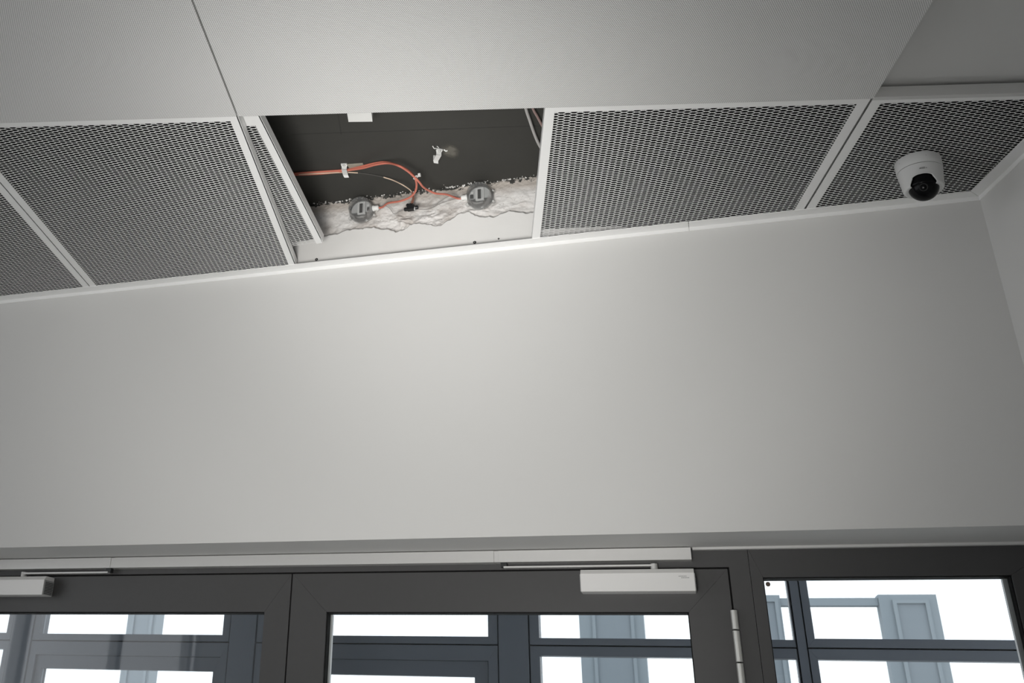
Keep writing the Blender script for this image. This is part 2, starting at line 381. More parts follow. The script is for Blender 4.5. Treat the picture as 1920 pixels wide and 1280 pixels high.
wcut = lambda a: bwall(a, D-.010)
gap = .0016
mesh_panel(A0-MOD+gap, A0-gap, wcut, zp, 'expanded metal ceiling panel at far left, cut by the picture edge', pha=.004)
mesh_panel(A0+gap, A1-gap, wcut, zp, 'large expanded metal ceiling panel left of the open hatch, under the lifted panel', pha=.011, groove=.0036)
lc4 = [(A2+.004, BE+.004), (A3-.004, BE+.004), (A3-.004, wcut(A3-.004)), (A2+.30, wcut(A2+.30)), (A2+.23, wcut(A2+.23)-.03), (A2+.12, wcut(A2+.12)-.048), (A2+.004, wcut(A2)-.066)]
mesh_panel(A2, A3-.0012, wcut, zp, 'expanded metal ceiling panel right of the open hatch', lining_poly=lc4, pha=.0)
# last panel: cut along the right side wall too
rdg = (rd.x*cg+rd.y*sg, -rd.x*sg+rd.y*cg); c0g = grid(c0)
def bright(a, off): # b where the right wall line (offset inwards) is at grid a
    p = grid(c0-nrm*off); return p[1]+(a-p[0])*rdg[1]/rdg[0]
A4 = c0g[0]+.045
def cut5(a): return min(wcut(a), bright(a, .008))
lp5 = [(A3+.006, BE+.004)]
pc = grid(c0-nrm*.010+Vector((-.006, -.012, 0)))
pe = c0g[0]+(BE+.004-c0g[1])*rdg[0]/rdg[1]-.012
p5 = mesh_panel(A3+.0040, pe+.012, cut5, zp, 'expanded metal ceiling panel carrying the security camera', right_side=False, pha=.007,
           lining_poly=[(A3+.006, BE+.004), (pe, BE+.004), pc, (A3+.006, wcut(A3+.006))])
# the lifted panel: pushed aside, lying skewed on top of the panel to its left
zl = HC+.0315
pA = onZ(487, 217, zl); pB = onZ(606.5, 455, zl); gA, gB = grid(pA), grid(pB)
ang = math.atan2(gB[0]-gA[0], gB[1]-gA[1])
Lr = .676
xf = Matrix.Translation(pB) @ Matrix.Rotation(-ang, 4, 'Z') @ Matrix.Translation(-G(A2, BE+Lr, zl))
cutL = lambda a: BE+Lr+(A2-a)*math.tan(AG)
tilt = mesh_panel(A2-MOD+.004, A2, cutL, zl, 'lifted expanded metal panel lying skewed on its left neighbour beside the opening', xf=xf, lining_cut=lambda a: cutL(a)-.022, rail=.052, groove=.0036)

# ------------------------------------------------------------------ inside the hatch: board edge, rough plaster
Y0, YR = D+.002, D+.020
edge = [(560, 447), (585, 444), (605, 441), (620, 440), (632, 437), (648, 431), (664, 428), (680, 427), (700, 425), (712, 429), (728, 428), (741, 433), (758, 429), (768, 421), (776, 417), (786, 417),
        (800, 419), (815, 421), (826, 422), (836, 413), (852, 407), (858, 401), (868, 397), (880, 396), (890, 403), (905, 405), (925, 405), (938, 400), (950, 395), (962, 394), (975, 396), (985, 398), (1003, 396), (1040, 391), (1100, 384), (1180, 376)]
ep = [onY(u, v, Y0) for u, v in edge]
ep = [Vector((XL+.1, Y0, ep[0].z))]+ep
pts = []
for i in range(len(ep)-1):                              # subdivide with small jitter so the broken edge looks chipped
    n = max(1, int((ep[i+1]-ep[i]).length/.006)) if i else 1
    for k in range(n):
        p = ep[i].lerp(ep[i+1], k/n); p.z += random.uniform(-.0022, .0022) if i else 0; pts.append(p)
pts.append(ep[-1])
V = []; Fc = []
for p in pts: V += [(p.x, Y0, HC+.003), (p.x, Y0, p.z-.004), (p.x, Y0+.003, p.z), (p.x, YR+.012, p.z+.002)]
for i in range(len(pts)-1):
    for e in range(3): Fc.append((i*4+e, i*4+e+1, i*4+4+e+1, i*4+4+e))
struct('wall_board', (V, Fc), M['board'], 'white plaster board edge with a ragged top inside the opening', 'wall', loc=(0, D, HC))
X0, X1, nx, nz = -1.35, -.15, 480, 96; z0r, z1r = HC+.05, SLAB+.004
V, Fc = [], []
det_px = [(676, 391), (898, 364)]
for i in range(nx+1):
    x = X0+(X1-X0)*i/nx
    for k in range(nz+1):
        z = z0r+(z1r-z0r)*k/nz
        hgt = (z-HC)
        n1 = noise.fractal(Vector((x*9, hgt*14, 3.1)), 1.0, 2.0, 5); n2 = noise.fractal(Vector((x*55, hgt*70, 8.2)), .9, 2.0, 4)
        mid = max(0., 1-abs((x+.66)/.32))**.6 if abs(x+.66) < .32 else 0      # trowelled filler between the two boxes
        low = max(0., min(1., (.185-hgt)/.05))
        rid = abs(noise.noise(Vector((x*22+n1, hgt*30, 1.7))))
        lump = noise.turbulence(Vector((x*16+.6*n1, hgt*22, 5.3)), 4, False)
        y = YR - .0030*n1*(.5+.9*mid) - (.0013+.0026*mid*low)*n2 - mid*low*(.004+.026*max(0, lump-.25)) - .003*mid*low*(1-rid)
        y -= .006*max(0., 1-abs(hgt-.178-.01*noise.noise(Vector((x*6, 0, 2))))/.05)*max(0., noise.noise(Vector((x*13, hgt*20, 9))))
        top = max(0., (hgt-.205)/.03); y -= .003*top*noise.noise(Vector((x*120, hgt*130, 4)))
        V.append((x, y, z))
for i in range(nx):
    for k in range(nz):
        a = i*(nz+1)+k; Fc.append((a, a+1, a+nz+2, a+nz+1))
struct('wall_plaster', (V, Fc), M['rough'], 'rough trowelled grey white plaster band under the dark slab', 'wall', loc=(0, D, HC), smooth=True)

# crumbs of plaster along the slab edge
V, Fc = [], []
for i in range(210):
    x = random.uniform(-1.05, -.33); r = random.choice((.0008, .0012, .0016, .0022, .0034))*random.uniform(.8, 1.2); y = YR+.001-abs(random.gauss(0, .0065)); z = SLAB-random.uniform(.0, .003)
    if -.62 > x > -.9 and random.random() < .4: continue
    o = Vector((x, y, z)); k = len(V)
    V += [tuple(o+Vector((math.cos(q)*r*random.uniform(.6, 1.4), math.sin(q)*r*random.uniform(.6, 1.4), random.uniform(-.6, .6)*r))) for q in (0, 1.57, 3.14, 4.7)]+[tuple(o+Vector((0, 0, -r))), tuple(o+Vector((0, 0, r)))]
    for e in range(4): Fc += [(k+e, k+(e+1) % 4, k+5), (k+(e+1) % 4, k+e, k+4)]
solo('plaster_crumbs', (V, Fc), M['board'], 'white plaster crumbs along the edge of the dark slab', 'plaster', loc=(-.7, D, SLAB), kind='stuff')

# drywall screws in the board just above the angle
for (u, v), lab in zip(((593.5, 486.5), (890, 454.5), (935, 447.5)), ('black screw in the board at the left end of the opening', 'black screw in the board below the right clear box', 'small dark screw at the board edge near the right panel')):
    p = onY(u, v, Y0); r = .0048 if u < 900 else .0026
    s = thing('screw', lab, 'screw', p, group='screws in the plaster board')
    part(s, 'head', lathe([(r, -.0004), (r, .0012), (r*.7, .0022), (r*.45, .0016)], p, (0, -1, 0), 16), M['blk'], True)
    part(s, 'recess', box(p.x-r*.35, p.x+r*.35, p.y-.0026, p.y-.0018, p.z-r*.12, p.z+r*.12), M['zinc'])

# ------------------------------------------------------------------ the two clear round detector boxes
def detector(u, v, side, label):
    R = .0405; dep = .040
    c = onY(u, v, D-.012); o = Vector((c.x, D+.010, c.z))
    t = thing('clear_sensor_box', label, 'sensor box', o, group='clear round sensor boxes on the plaster')
    Y = (0, -1, 0)
    part(t, 'base', lathe([(R*.98, 0), (R, .003), (R, .008), (R*.93, .008), (R*.93, .004), (.001, .004)], o, Y, 40), M['clear'], True)
    cov = part(t, 'cover', lathe([(R*.985, .009), (R*.985, .015), (R*.955, .017), (R*.93, .028), (R*.86, dep), (R*.4, dep+.0015), (.0005, dep+.002), (.0005, dep), (R*.4, dep-.0005), (R*.83, dep-.002), (R*.90, .026), (R*.92, .010)], o, Y, 40), M['clear'], True)
    part(cov, 'rim_ring', lathe([(R*1.0, .0085), (R*1.02, .0105), (R*1.0, .0125), (R*.97, .0125), (R*.97, .0085)], o, Y, 40), M['clear'], True)
    # inner device: grey board filling the upper part, lighter strip with a black window, small parts
    def rect(x0, x1, z0, z1, ya, yb2): return box(o.x+x0, o.x+x1, o.y-yb2, o.y-ya, o.z+z0, o.z+z1)
    prof = []
    for k in range(25):
        q = math.radians(-7+k*(194/24)); prof.append((math.cos(q)*R*.84, math.sin(q)*R*.84))
    dv = part(t, 'device', prism([(o.x+x, o.y-.006, o.z+z) for x, z in prof], [(o.x+x, o.y-.012, o.z+z) for x, z in prof]), M['chas'])
    part(dv, 'device_cover', rect(-.012, .013, -.014, .027, .012, .019), M['chasl'])
    part(dv, 'display', rect(-.0052, .0048, -.011, .021, .019, .0205), M['gasket'], label='black display')
    part(dv, 'label_strip', rect(.006, .0105, -.009, .019, .019, .0195), M['chas'])
    part(dv, 'terminal', rect(side*.024-.005, side*.024+.005, -.004, .006, .012, .018), M['blk'])
    part(dv, 'terminal', rect(side*.022-.004, side*.022+.004, .010, .017, .012, .017), M['chasl'])
    part(t, 'inner_fibre', tube(spline([o+Vector((-.026, -.012, -.016)), o+Vector((-.008, -.016, -.025)), o+Vector((.014, -.016, -.022)), o+Vector((.03, -.012, -.006))]), .0008, 6), M['thin'], True)
    part(t, 'inner_fibre', tube(spline([o+Vector((.002, -.012, -.018)), o+Vector((.008, -.014, -.027)), o+Vector((.010, -.012, -.034))]), .0008, 6), M['thin'], True)
    for q in (205, 335, 25 if side < 0 else 155):
        p = o+Vector((math.cos(math.radians(q))*R*1.06, -.003, math.sin(math.radians(q))*R*1.06))
        lg = part(t, 'mounting_lug', lathe([(.0065, -.003), (.0065, .004), (.004, .0045)], p, Y, 14), M['clear'], True)
        part(lg, 'lug_screw', lathe([(.003, .004), (.0028, .0062), (.001, .0066)], p, Y, 10), M['zinc'], True)
    gx = o+Vector((side*R*.92, -.016, 0)); ax = Vector((side, 0, 0))
    gl = part(t, 'cable_gland', lathe([(.0095, 0), (.0095, .004), (.0078, .0055), (.0078, .0175), (.0062, .019), (.003, .0195)], gx+Vector((0, 0, .001)), ax, 20), M['white'], True, label='white cable gland')
    for k in range(3): part(gl, 'gland_rib', lathe([(.0083, 0), (.0083, .0022)], gx+ax*(.007+k*.004)+Vector((0, 0, .001)), ax, 20), M['white'])
    return gx+ax*.018+Vector((0, 0, .001))
g1 = detector(676.5, 392, 1, 'clear round sensor box on the plaster with white gland on its right side')
g2 = detector(898.5, 365.5, -1, 'clear round sensor box on the plaster with white gland on its left side')

# ------------------------------------------------------------------ cables
zs = SLAB-.006
def sl(u, v, dz=0): return onZ(u, v, SLAB-.004-dz)
tie = onY(781.5, 335, 2.33)
def cable(name, pts, r, m, label, cat='cable', group=None, per=8, loc=None):
    sp_ = spline(pts, per); return solo(name, tube(sp_, r, 8), m, label, cat, loc=loc or sp_[len(sp_)//2], smooth=True, group=group)
out = onZ(520, 327.5, SLAB-.004)
cable('alarm_cable', [sl(470, 332), sl(520, 327.5), sl(560, 324.5), sl(600, 322), sl(647, 318.5), sl(672, 313.5, .004), sl(700, 306.5, .010), sl(722, 304, .018), onY(745, 309, 2.285), onY(763, 318, 2.31), onY(774, 327.5, 2.325), onY(779.3, 337, 2.335), onY(781, 348, 2.36), onY(778, 360, 2.385), onY(768, 370, 2.41), onY(750, 377, 2.43), onY(728, 380.8, 2.455), Vector((g1.x+.012, g1.y, g1.z)), g1-Vector((.004, 0, 0))],
      .0031, M['red'], 'orange red cable looping down to the left clear box')
cable('alarm_cable', [sl(470, 334), sl(520, 328.5), sl(560, 327.5), sl(600, 325.5), sl(632, 322.5), sl(647, 320, .004), sl(680, 315, .012), sl(705, 308.5, .02), sl(728, 306, .03), onY(748, 311, 2.26), onY(764, 320.5, 2.285), onY(775, 330, 2.31), onY(785, 340, 2.33), onY(793, 350, 2.36), onY(803, 356.5, 2.395), onY(817, 362.5, 2.42), onY(838, 364.6, 2.45), Vector((g2.x-.012, g2.y, g2.z)), g2+Vector((.004, 0, 0))],
      .0031, M['red'], 'orange red cable curving right to the right clear box')
# cream sensing cable with a dark spliced middle piece, ends at the black splitter
spl = onY(771.5, 391, 2.478)
cc = thing('sensing_cable', 'thin cream cable with a dark middle piece running to the black splitter', 'cable', sl(720, 336, .01))
a_ = [sl(560, 327, .003), sl(610, 324.5, .003), sl(647, 323, .003), sl(671, 324, .003)]
b_ = [a_[-1], sl(686, 325.8, .003), sl(703, 328.5, .004), sl(719, 332, .006)]
d_ = [b_[-1], sl(736, 337.5, .012), onY(754, 346, 2.40), onY(767, 354.5, 2.43), onY(771.5, 359, 2.445)]
part(cc, 'cream_end', tube(spline(a_), .0017, 8), M['beige'], True)
part(cc, 'dark_splice', tube(spline(b_), .0012, 8), M['splice'], True, label='dark splice in the cable')
part(cc, 'cream_run', tube(spline(d_), .0017, 8), M['beige'], True)
part(cc, 'brown_tail', tube(spline([d_[-1], onY(773.5, 365, 2.452), onY(774, 372, 2.462), spl+Vector((.002, -.008, .014))]), .0024, 8), M['brown'], True, label='brown cable end')
part(cc, 'brown_tail', tube(spline([d_[-1]+Vector((.002, .003, 0)), onY(776, 367, 2.456), onY(776, 373, 2.466), spl+Vector((.005, -.006, .014))]), .0016, 8), M['brown'], True)
# black splitter with its connector ring
sp = thing('cable_splitter', 'small black cable splitter on the plaster between the clear boxes', 'connector', spl)
bx, by, bz = spl
part(sp, 'body', merge(box(bx-.012, bx+.011, by-.010, by+.006, bz-.006, bz+.008), box(bx-.005, bx+.006, by-.009, by+.005, bz+.008, bz+.014)), M['blk'])
part(sp, 'port', lathe([(.006, 0), (.006, .009), (.0045, .011)], (bx-.011, by-.003, bz-.002), (-1, 0, 0), 14), M['blk'], True)
part(sp, 'port', lathe([(.006, 0), (.006, .010), (.0045, .012)], (bx+.010, by-.003, bz), (1, 0, 0), 14), M['blk'], True)
part(sp, 'port', lathe([(.0055, 0), (.0055, .008), (.004, .010)], (bx-.007, by-.004, bz+.006), (-.6, 0, .8), 14), M['blk'], True)
part(sp, 'clamp_ring', lathe([(.0066, 0), (.0068, .003), (.006, .0032)], (bx+.010, by-.003, bz-.003), (1, 0, 0), 14), M['chasl'], True, label='silvery clamp ring')
def oW(u, v, d=.006): return onY(u, v, D-d)
cable('fibre', [g1+Vector((-.006, .008, -.010)), oW(720, 386), oW(731, 391), oW(739, 401), oW(750, 396), oW(760, 392.5), Vector((bx-.016, by, bz))], .0008, M['thin'], 'thin grey fibre hanging between the left clear box and the splitter', 'fibre', 'thin grey fibres')
cable('fibre', [Vector((bx+.016, by, bz+.004)), oW(798, 387.5), oW(815, 384), oW(826, 377), oW(838, 369.5), oW(850, 367), g2+Vector((.004, .006, -.007))], .0008, M['thin'], 'thin grey fibre arching up from the splitter to the right gland', 'fibre', 'thin grey fibres')
cable('fibre', [Vector((bx+.016, by, bz-.004)), oW(800, 392.5), oW(812, 389), oW(822, 383), oW(840, 376.5), oW(858, 372), oW(872, 370)], .0009, M['thin'], 'thin grey fibre crossing below towards the edge of the right clear box', 'fibre', 'thin grey fibres')
# cable tie
tt = thing('cable_tie', 'white cable tie where the two orange red cables part', 'cable tie', tie)
dr = Vector((.5, .15, -.8)).normalized()
part(tt, 'band', lathe([(.0078, -.0014), (.0084, 0), (.0078, .0014), (.0066, .0014), (.0066, -.0014)], tie+Vector((-.001, -.008, 0)), dr, 18), M['white'], True)
part(tt, 'head', box(tie.x+.007, tie.x+.014, tie.y-.015, tie.y-.007, tie.z+.001, tie.z+.008), M['white'])
# clips on the slab
def clip(p, rz, label, bits):
    t = thing('cable_clip', label, 'clip', p, rz, 'metal cable clips on the slab')
    R_ = Matrix.Rotation(rz, 3, 'Z')
    def L(x, y, z): return p+R_ @ Vector((x, y, z))
    def bxl(x0, x1, y0, y1, z0, z1): return box(x0, x1, y0, y1, z0, z1, L)
    part(t, 'strap', merge(bxl(-.0075, .0075, -.0155, .0155, -.0165, -.015), bxl(-.0075, .0075, -.0155, -.014, -.016, -.003), bxl(-.0075, .0075, .014, .0155, -.016, .0)), M['zinc'])
    part(t, 'foot', bxl(-.009, .009, -.025, -.014, -.0035, 0), M['zinc'])
    part(t, 'lip', prism([L(-.0075, .0155, -.0165), L(.0075, .0155, -.0165), L(.0095, .021, -.0215), L(-.004, .021, -.0215)], [L(-.0075, .0155, -.015), L(.0075, .0155, -.015), L(.0095, .021, -.020), L(-.004, .021, -.020)]), M['zinc'])
    part(t, 'screw', lathe([(.0045, 0), (.0045, .003), (.003, .0045)], L(0, -.020, -.0035), (0, 0, -1), 12), M['alu'], True)
    if bits:
        part(t, 'wire_stub', tube(spline([L(-.012, -.028, -.003), L(-.019, -.032, -.007), L(-.026, -.040, -.006)]), .0016, 6), M['white'], True)
        part(t, 'wire_stub', tube(spline([L(.011, -.028, -.003), L(.017, -.028, -.007), L(.021, -.029, -.005)]), .002, 6), M['white'], True)
        part(t, 'wire_stub', tube(spline([L(-.006, -.033, -.002), L(-.008, -.038, -.006), L(-.014, -.042, -.005)]), .0012, 6), M['white'], True)
clip(onZ(647, 314.5, SLAB), AG-.02, 'silvery cable clip on the dark slab holding the orange red cables', False)
clip(onZ(820, 287, SLAB), AG+.34, 'empty silvery cable clip with loose wire stubs on the dark slab', True)
# sanded patch on the slab beside the empty clip, and a wood shim behind the cables
pp = onZ(845, 283, SLAB)
fm = mat('filler', (.14, .132, .112), .85, noise_amt=.2, noise_scale=60); nt = fm.node_tree; N = nt.nodes
tc = N.new('ShaderNodeTexCoord'); mp = N.new('ShaderNodeMapping'); mp.inputs['Scale'].default_value = (36, 22, 1)
gr = N.new('ShaderNodeTexGradient'); gr.gradient_type = 'SPHERICAL'; nz = N.new('ShaderNodeTexNoise'); nz.inputs['Scale'].default_value = 45
mm = N.new('ShaderNodeMath'); mm.operation = 'MULTIPLY'; mr = N.new('ShaderNodeMapRange'); mr.inputs[1].default_value = .02; mr.inputs[2].default_value = .3
nt.links.new(tc.outputs['Object'], mp.inputs[0]); nt.links.new(mp.outputs[0], gr.inputs[0]); nt.links.new(tc.outputs['Object'], nz.inputs['Vector'])
nt.links.new(gr.outputs['Fac'], mm.inputs[0]); nt.links.new(nz.outputs['Fac'], mm.inputs[1]); nt.links.new(mm.outputs[0], mr.inputs[0]); nt.links.new(mr.outputs[0], N['Principled BSDF'].inputs['Alpha'])
V = [(pp.x+math.cos(k*.2618)*.028, pp.y+math.sin(k*.2618)*.046, SLAB-.0006) for k in range(24)]
solo('filler_patch', prism(V, [(x, y, SLAB+.0005) for x, y, z in V]), fm, 'faint lighter filler patch on the dark slab beside the empty clip', 'patch', loc=(pp.x, pp.y, SLAB-.0006))
s0, s1 = onZ(651, 307.5, SLAB), onZ(680, 305.5, SLAB)
solo('wood_shim', prism([s0, s1, s1+Vector((0, .018, 0)), s0+Vector((0, .03, 0))], [p-Vector((0, 0, .003)) for p in (s0, s1, s1+Vector((0, .018, 0)), s0+Vector((0, .03, 0)))]), mat('raw_shim', (.36, .34, .28), .8, noise_amt=.2, noise_scale=60), 'pale shim strip on the slab behind the orange red cables', 'shim', loc=s0)
# white box up on the slab, mostly hidden by the perforated panel
zb = HC+.15
b0_, b1_ = onZ(653.5, 228.5, zb), onZ(698.5, 228, zb); d = (b1_-b0_).normalized(); nb = Vector((d.y, -d.x, 0))
nb = nb if nb.y < 0 else -nb
t = thing('junction_box', 'white junction box on the slab peeking out under the perforated panel', 'junction box', (b0_+b1_)/2+Vector((0, 0, SLAB-zb)))
q = [b0_, b1_, b1_+nb*.09, b0_+nb*.09]
part(t, 'lid', prism(q, [p+Vector((0, 0, .02)) for p in q]), M['white'])
part(t, 'body', prism([p+Vector((0, 0, .0206)) for p in q], [p+Vector((0, 0, SLAB-zb)) for p in q]), M['chasl'])
# pale cables dropping at the right of the opening
zc = SLAB-.02
cable('data_cable', [onZ(978, 160, zc), onZ(986, 203, zc), onZ(993, 225, zc), onZ(1003, 254, zc), onZ(1013, 275, zc), onZ(1028, 296, zc)], .0042, M['grey'], 'pale grey cable on the slab at the right end of the opening')
cable('data_cable', [onZ(985, 165, zc), onZ(999, 203, zc), onZ(1007, 218, zc), onZ(1018, 238, zc), onZ(1034, 262, zc)], .0034, M['pink'], 'faded pinkish cable on the slab next to the pale grey cable')

# ------------------------------------------------------------------ security camera under the last mesh panel
cb = onZ(1720, 303.5, HC); S = .0505
face = Vector((-cb.x, -cb.y, 0)).normalized(); face = (Matrix.Rotation(math.radians(4), 3, 'Z') @ face); sd = Vector((-face.y, face.x, 0))
if sd.dot(CR) < 0: sd = -sd
sc = thing('security_camera', 'white dome security camera with black glossy window under the right mesh panel', 'camera', cb)
ZG, ZB = .0285, .0800                                    # groove and underside, below the ceiling
part(sc, 'mount_ring', lathe([(S*.985, 0), (S, -.002), (S*.985, -ZG+.001), (S*.975, -ZG)], cb, (0, 0, 1), 56), M['camw'], True)
part(sc, 'groove', lathe([(S*.955, -ZG), (S*.955, -ZG-.0011)], cb, (0, 0, 1), 48), M['gasket'], True)
def rad(z):
    r = S*(.972-.115*(z-ZG)/(ZB-ZG)); e = max(0., (z-(ZB-.006))/.006); return r-.006*(1-math.sqrt(max(0., 1-e*e)))
wz0 = .0565
def winhalf(z):                                          # half angle of the opening in the turret face
    if z < wz0: return -1
    t_ = min(1, (z-wz0)/.007); return .45*math.sqrt(max(0, 1-(1-t_)**2))+.06+.26*max(0, (z-.064)/.016)
def surf(th, z, off=0):
    r = rad(z)+off; return cb+face*(math.cos(th)*r)+sd*(math.sin(th)*r)+Vector((0, 0, -z))
NA, NZ = 84, 52; V = []; Fc = []; zsn = [ZG+.0011+(ZB-ZG-.0011)*k/NZ for k in range(NZ+1)]
for k, z in enumerate(zsn):
    h = max(winhalf(z), .008)
    for i in range(NA+1): V.append(tuple(surf(h+(2*math.pi-2*h)*i/NA, z)))
for k in range(NZ):
    for i in range(NA):
        a = k*(NA+1)+i; Fc.append((a, a+1, a+NA+2, a+NA+1))
    if winhalf(zsn[k+1]) < 0: Fc.append((k*(NA+1)+NA, k*(NA+1), (k+1)*(NA+1), (k+1)*(NA+1)+NA))
# underside: white rim running in to the dome
k0 = len(V); hb = winhalf(ZB); DR = .0332; dc = cb+face*.0050+Vector((0, 0, -.0728))
for i in range(NA+1):
    th = hb+(2*math.pi-2*hb)*i/NA; p = surf(th, ZB); q = dc+(Vector((p.x, p.y, 0))-Vector((dc.x, dc.y, 0))).normalized()*(DR*.93); q.z = cb.z-ZB+.001; V.append(tuple(q))
for i in range(NA): Fc.append((NZ*(NA+1)+i, NZ*(NA+1)+i+1, k0+i+1, k0+i))
tur = part(sc, 'turret', (V, Fc), M['camw'], True)
zz = [wz0+.0003+(ZB-wz0-.0003)*(k/26)**1.6 for k in range(27)]
lip = [surf(-winhalf(z), z, .0004) for z in reversed(zz)]+[surf(f_*winhalf(zz[0]), wz0-.0001, .0004) for f_ in (-.5, 0, .5)]+[surf(winhalf(z), z, .0004) for z in zz]
part(tur, 'window_lip', tube(lip, .0017, 8), M['camw'], True)
V, Fc = [], []
for k in range(15):
    for i in range(25): V.append(tuple(surf(-.85+1.7*i/24, min(wz0-.003+(ZB-wz0+.003)*k/14, ZB-.001), -.0045)))
for k in range(14):
    for i in range(24): a = k*25+i; Fc.append((a, a+1, a+26, a+25))
part(sc, 'dark_recess', (V, Fc), M['lens'], True)
dom = part(sc, 'dome', lathe([(DR*math.sin(math.pi*k/28), -DR*math.cos(math.pi*k/28)) for k in range(29)], dc, (face+Vector((0, 0, -.55))).normalized(), 44), M['lens'], True, label='black glossy dome')
ln = (Vector((0, 0, CZ))-dc).normalized()
part(dom, 'lens_ring', lathe([(.0095, DR-.0008), (.0095, DR+.0002), (.0075, DR+.0002), (.0075, DR-.0012)], dc, ln, 24), M['lensg'], True)
# ring screw marks and the maker's lettering
for th in (-.9, .35):
    n_ = face*math.cos(th)+sd*math.sin(th); p = cb+n_*(S*.9925)+Vector((0, 0, -.012))
    part(sc, 'set_screw', lathe([(.0016, -.001), (.0016, .0003)], p, n_, 12), M['chasl'])
def text(parent, body, size, o, ex, ey, m, name, shear=0):
    cu = bpy.data.curves.new(name, 'FONT'); cu.body = body; cu.size = size; cu.align_x = 'CENTER'; cu.shear = shear; cu.extrude = .0002; cu.offset = size*.012
    tmp = bpy.data.objects.new(name, cu); C.objects.link(tmp)
    dg = bpy.context.evaluated_depsgraph_get(); me = bpy.data.meshes.new_from_object(tmp.evaluated_get(dg)); bpy.data.objects.remove(tmp, do_unlink=True)
    ez = ex.cross(ey); v = [tuple(o+ex*p.co.x+ey*p.co.y+ez*p.co.z) for p in me.vertices]; f = [tuple(q.vertices) for q in me.polygons]
    return part(parent, name, (v, f), m)
th = .10; o_ = surf(th, .0462, .0007)
nz_ = (surf(th, .0462)-cb); nz_.z = 0; nz_.normalize(); ex = Vector((-nz_.y, nz_.x, 0)); ex = ex if ex.dot(CR) > 0 else -ex
text(sc, 'AXIS', .0056, o_+ex*-.002, ex, Vector((0, 0, 1))+nz_*.16, M['logo'], 'lettering', .25)
part(sc, 'lettering_mark', prism([o_+ex*.0052, o_+ex*.0088, o_+ex*.0068+Vector((0, 0, .0030))], [p+nz_*.0004 for p in (o_+ex*.0052, o_+ex*.0088, o_+ex*.0068+Vector((0, 0, .0030)))]), M['print'])

# ------------------------------------------------------------------ doors
def framepart(parent, x0, x1, z0, z1, L, R, B, T, y0, y1, m, names=('stile', 'rail')):
    """mitred frame, four members"""
    def tr(p): return prism([(x, y0, z) for x, z in p], [(x, y1, z) for x, z in p])
    g = .0003
    part(parent, names[0], tr([(x0, z0), (x0+L-g, z0+B), (x0+L-g, z1-T), (x0, z1)]), m)
    part(parent, names[0], tr([(x1, z0), (x1-R+g, z0+B), (x1-R+g, z1-T), (x1, z1)]), m)
    part(parent, names[1], tr([(x0+g, z1), (x0+L, z1-T+g), (x1-R, z1-T+g), (x1-g, z1)]), m)
    part(parent, names[1], tr([(x0+g, z0), (x0+L, z0+B-g), (x1-R, z0+B-g), (x1-g, z0)]), m)
def gasket(parent, x0, x1, z0, z1, y0, y1, w=.0035):
    part(parent, 'gasket', merge(box(x0, x0+w, y0, y1, z0, z1), box(x1-w, x1, y0, y1, z0, z1), box(x0, x1, y0, y1, z1-w, z1), box(x0, x1, y0, y1, z0, z0+w)), M['gasket'])
pL1 = onY(497, 1147, YF); pM0 = onY(610.5, 1147, YF); pM1 = onY(1293, 1147, YF)
PT = (pL1.z+pM0.z+pM1.z)/3
LS = pM0.x-SEAM; RS = LEAFR-pM1.x
gp = .0022
YD0, YD1 = YF, YF+.055
def leaf(n, x0, x1, L, R, label):
    t = thing('door_%d' % n, label, 'door', ((x0+x1)/2, YF, 0), kind='structure')
    framepart(t, x0, x1, .012, LEAFT-gp, L, R, .12, LEAFT-gp-PT, YD0, YD1, M['anth'])
    gasket(t, x0+L-.001, x1-R+.001, .131, PT+.001, YD0+.008, YD1-.008)
    part(t, 'pane', box(x0+L+.001, x1-R-.001, YD0+.022, YD0+.030, .133, PT-.001), M['glass'])
    return t
d1 = leaf(1, LEAFL+gp, SEAM-gp, RS, SEAM-pL1.x, 'left dark grey glazed door leaf under the slide rail')
d2 = leaf(2, SEAM+gp, LEAFR-gp, LS, RS, 'middle dark grey glazed door leaf with hinge and closer')
part(d2, 'glazing_spacer', box(pM0.x+.0005, pM0.x+.010, YD0+.032, YD0+.044, .14, PT-.004), M['alu'], label='spacer strip at the pane edge, standing in for a bright reflection')  # strip imitates the bright outdoor reflection on the glazing reveal
# hinge with three knuckles
hp = [onY(1372, 1142, YF-.012), onY(1379, 1180.5, YF-.012), onY(1388.5, 1241.5, YF-.012)]
hx = LEAFR+.001; hz = [hp[0].z, hp[1].z, hp[2].z, hp[2].z-(hp[1].z-hp[2].z)*.65]
hg = part(d2, 'hinge', box(hx-.004, hx+.004, YF-.010, YF+.004, hz[3], hz[0]), M['gasket'], label='silver barrel hinge')
for k in range(3):
    z1_, z0_ = hz[k]-.002, hz[k+1]+.001
    part(hg, 'knuckle', lathe([(.0078, 0), (.0085, .0008), (.0085, z1_-z0_-.0008), (.0078, z1_-z0_)], (hx, YF-.013, z0_), (0, 0, 1), 20), M['hinge'], True)
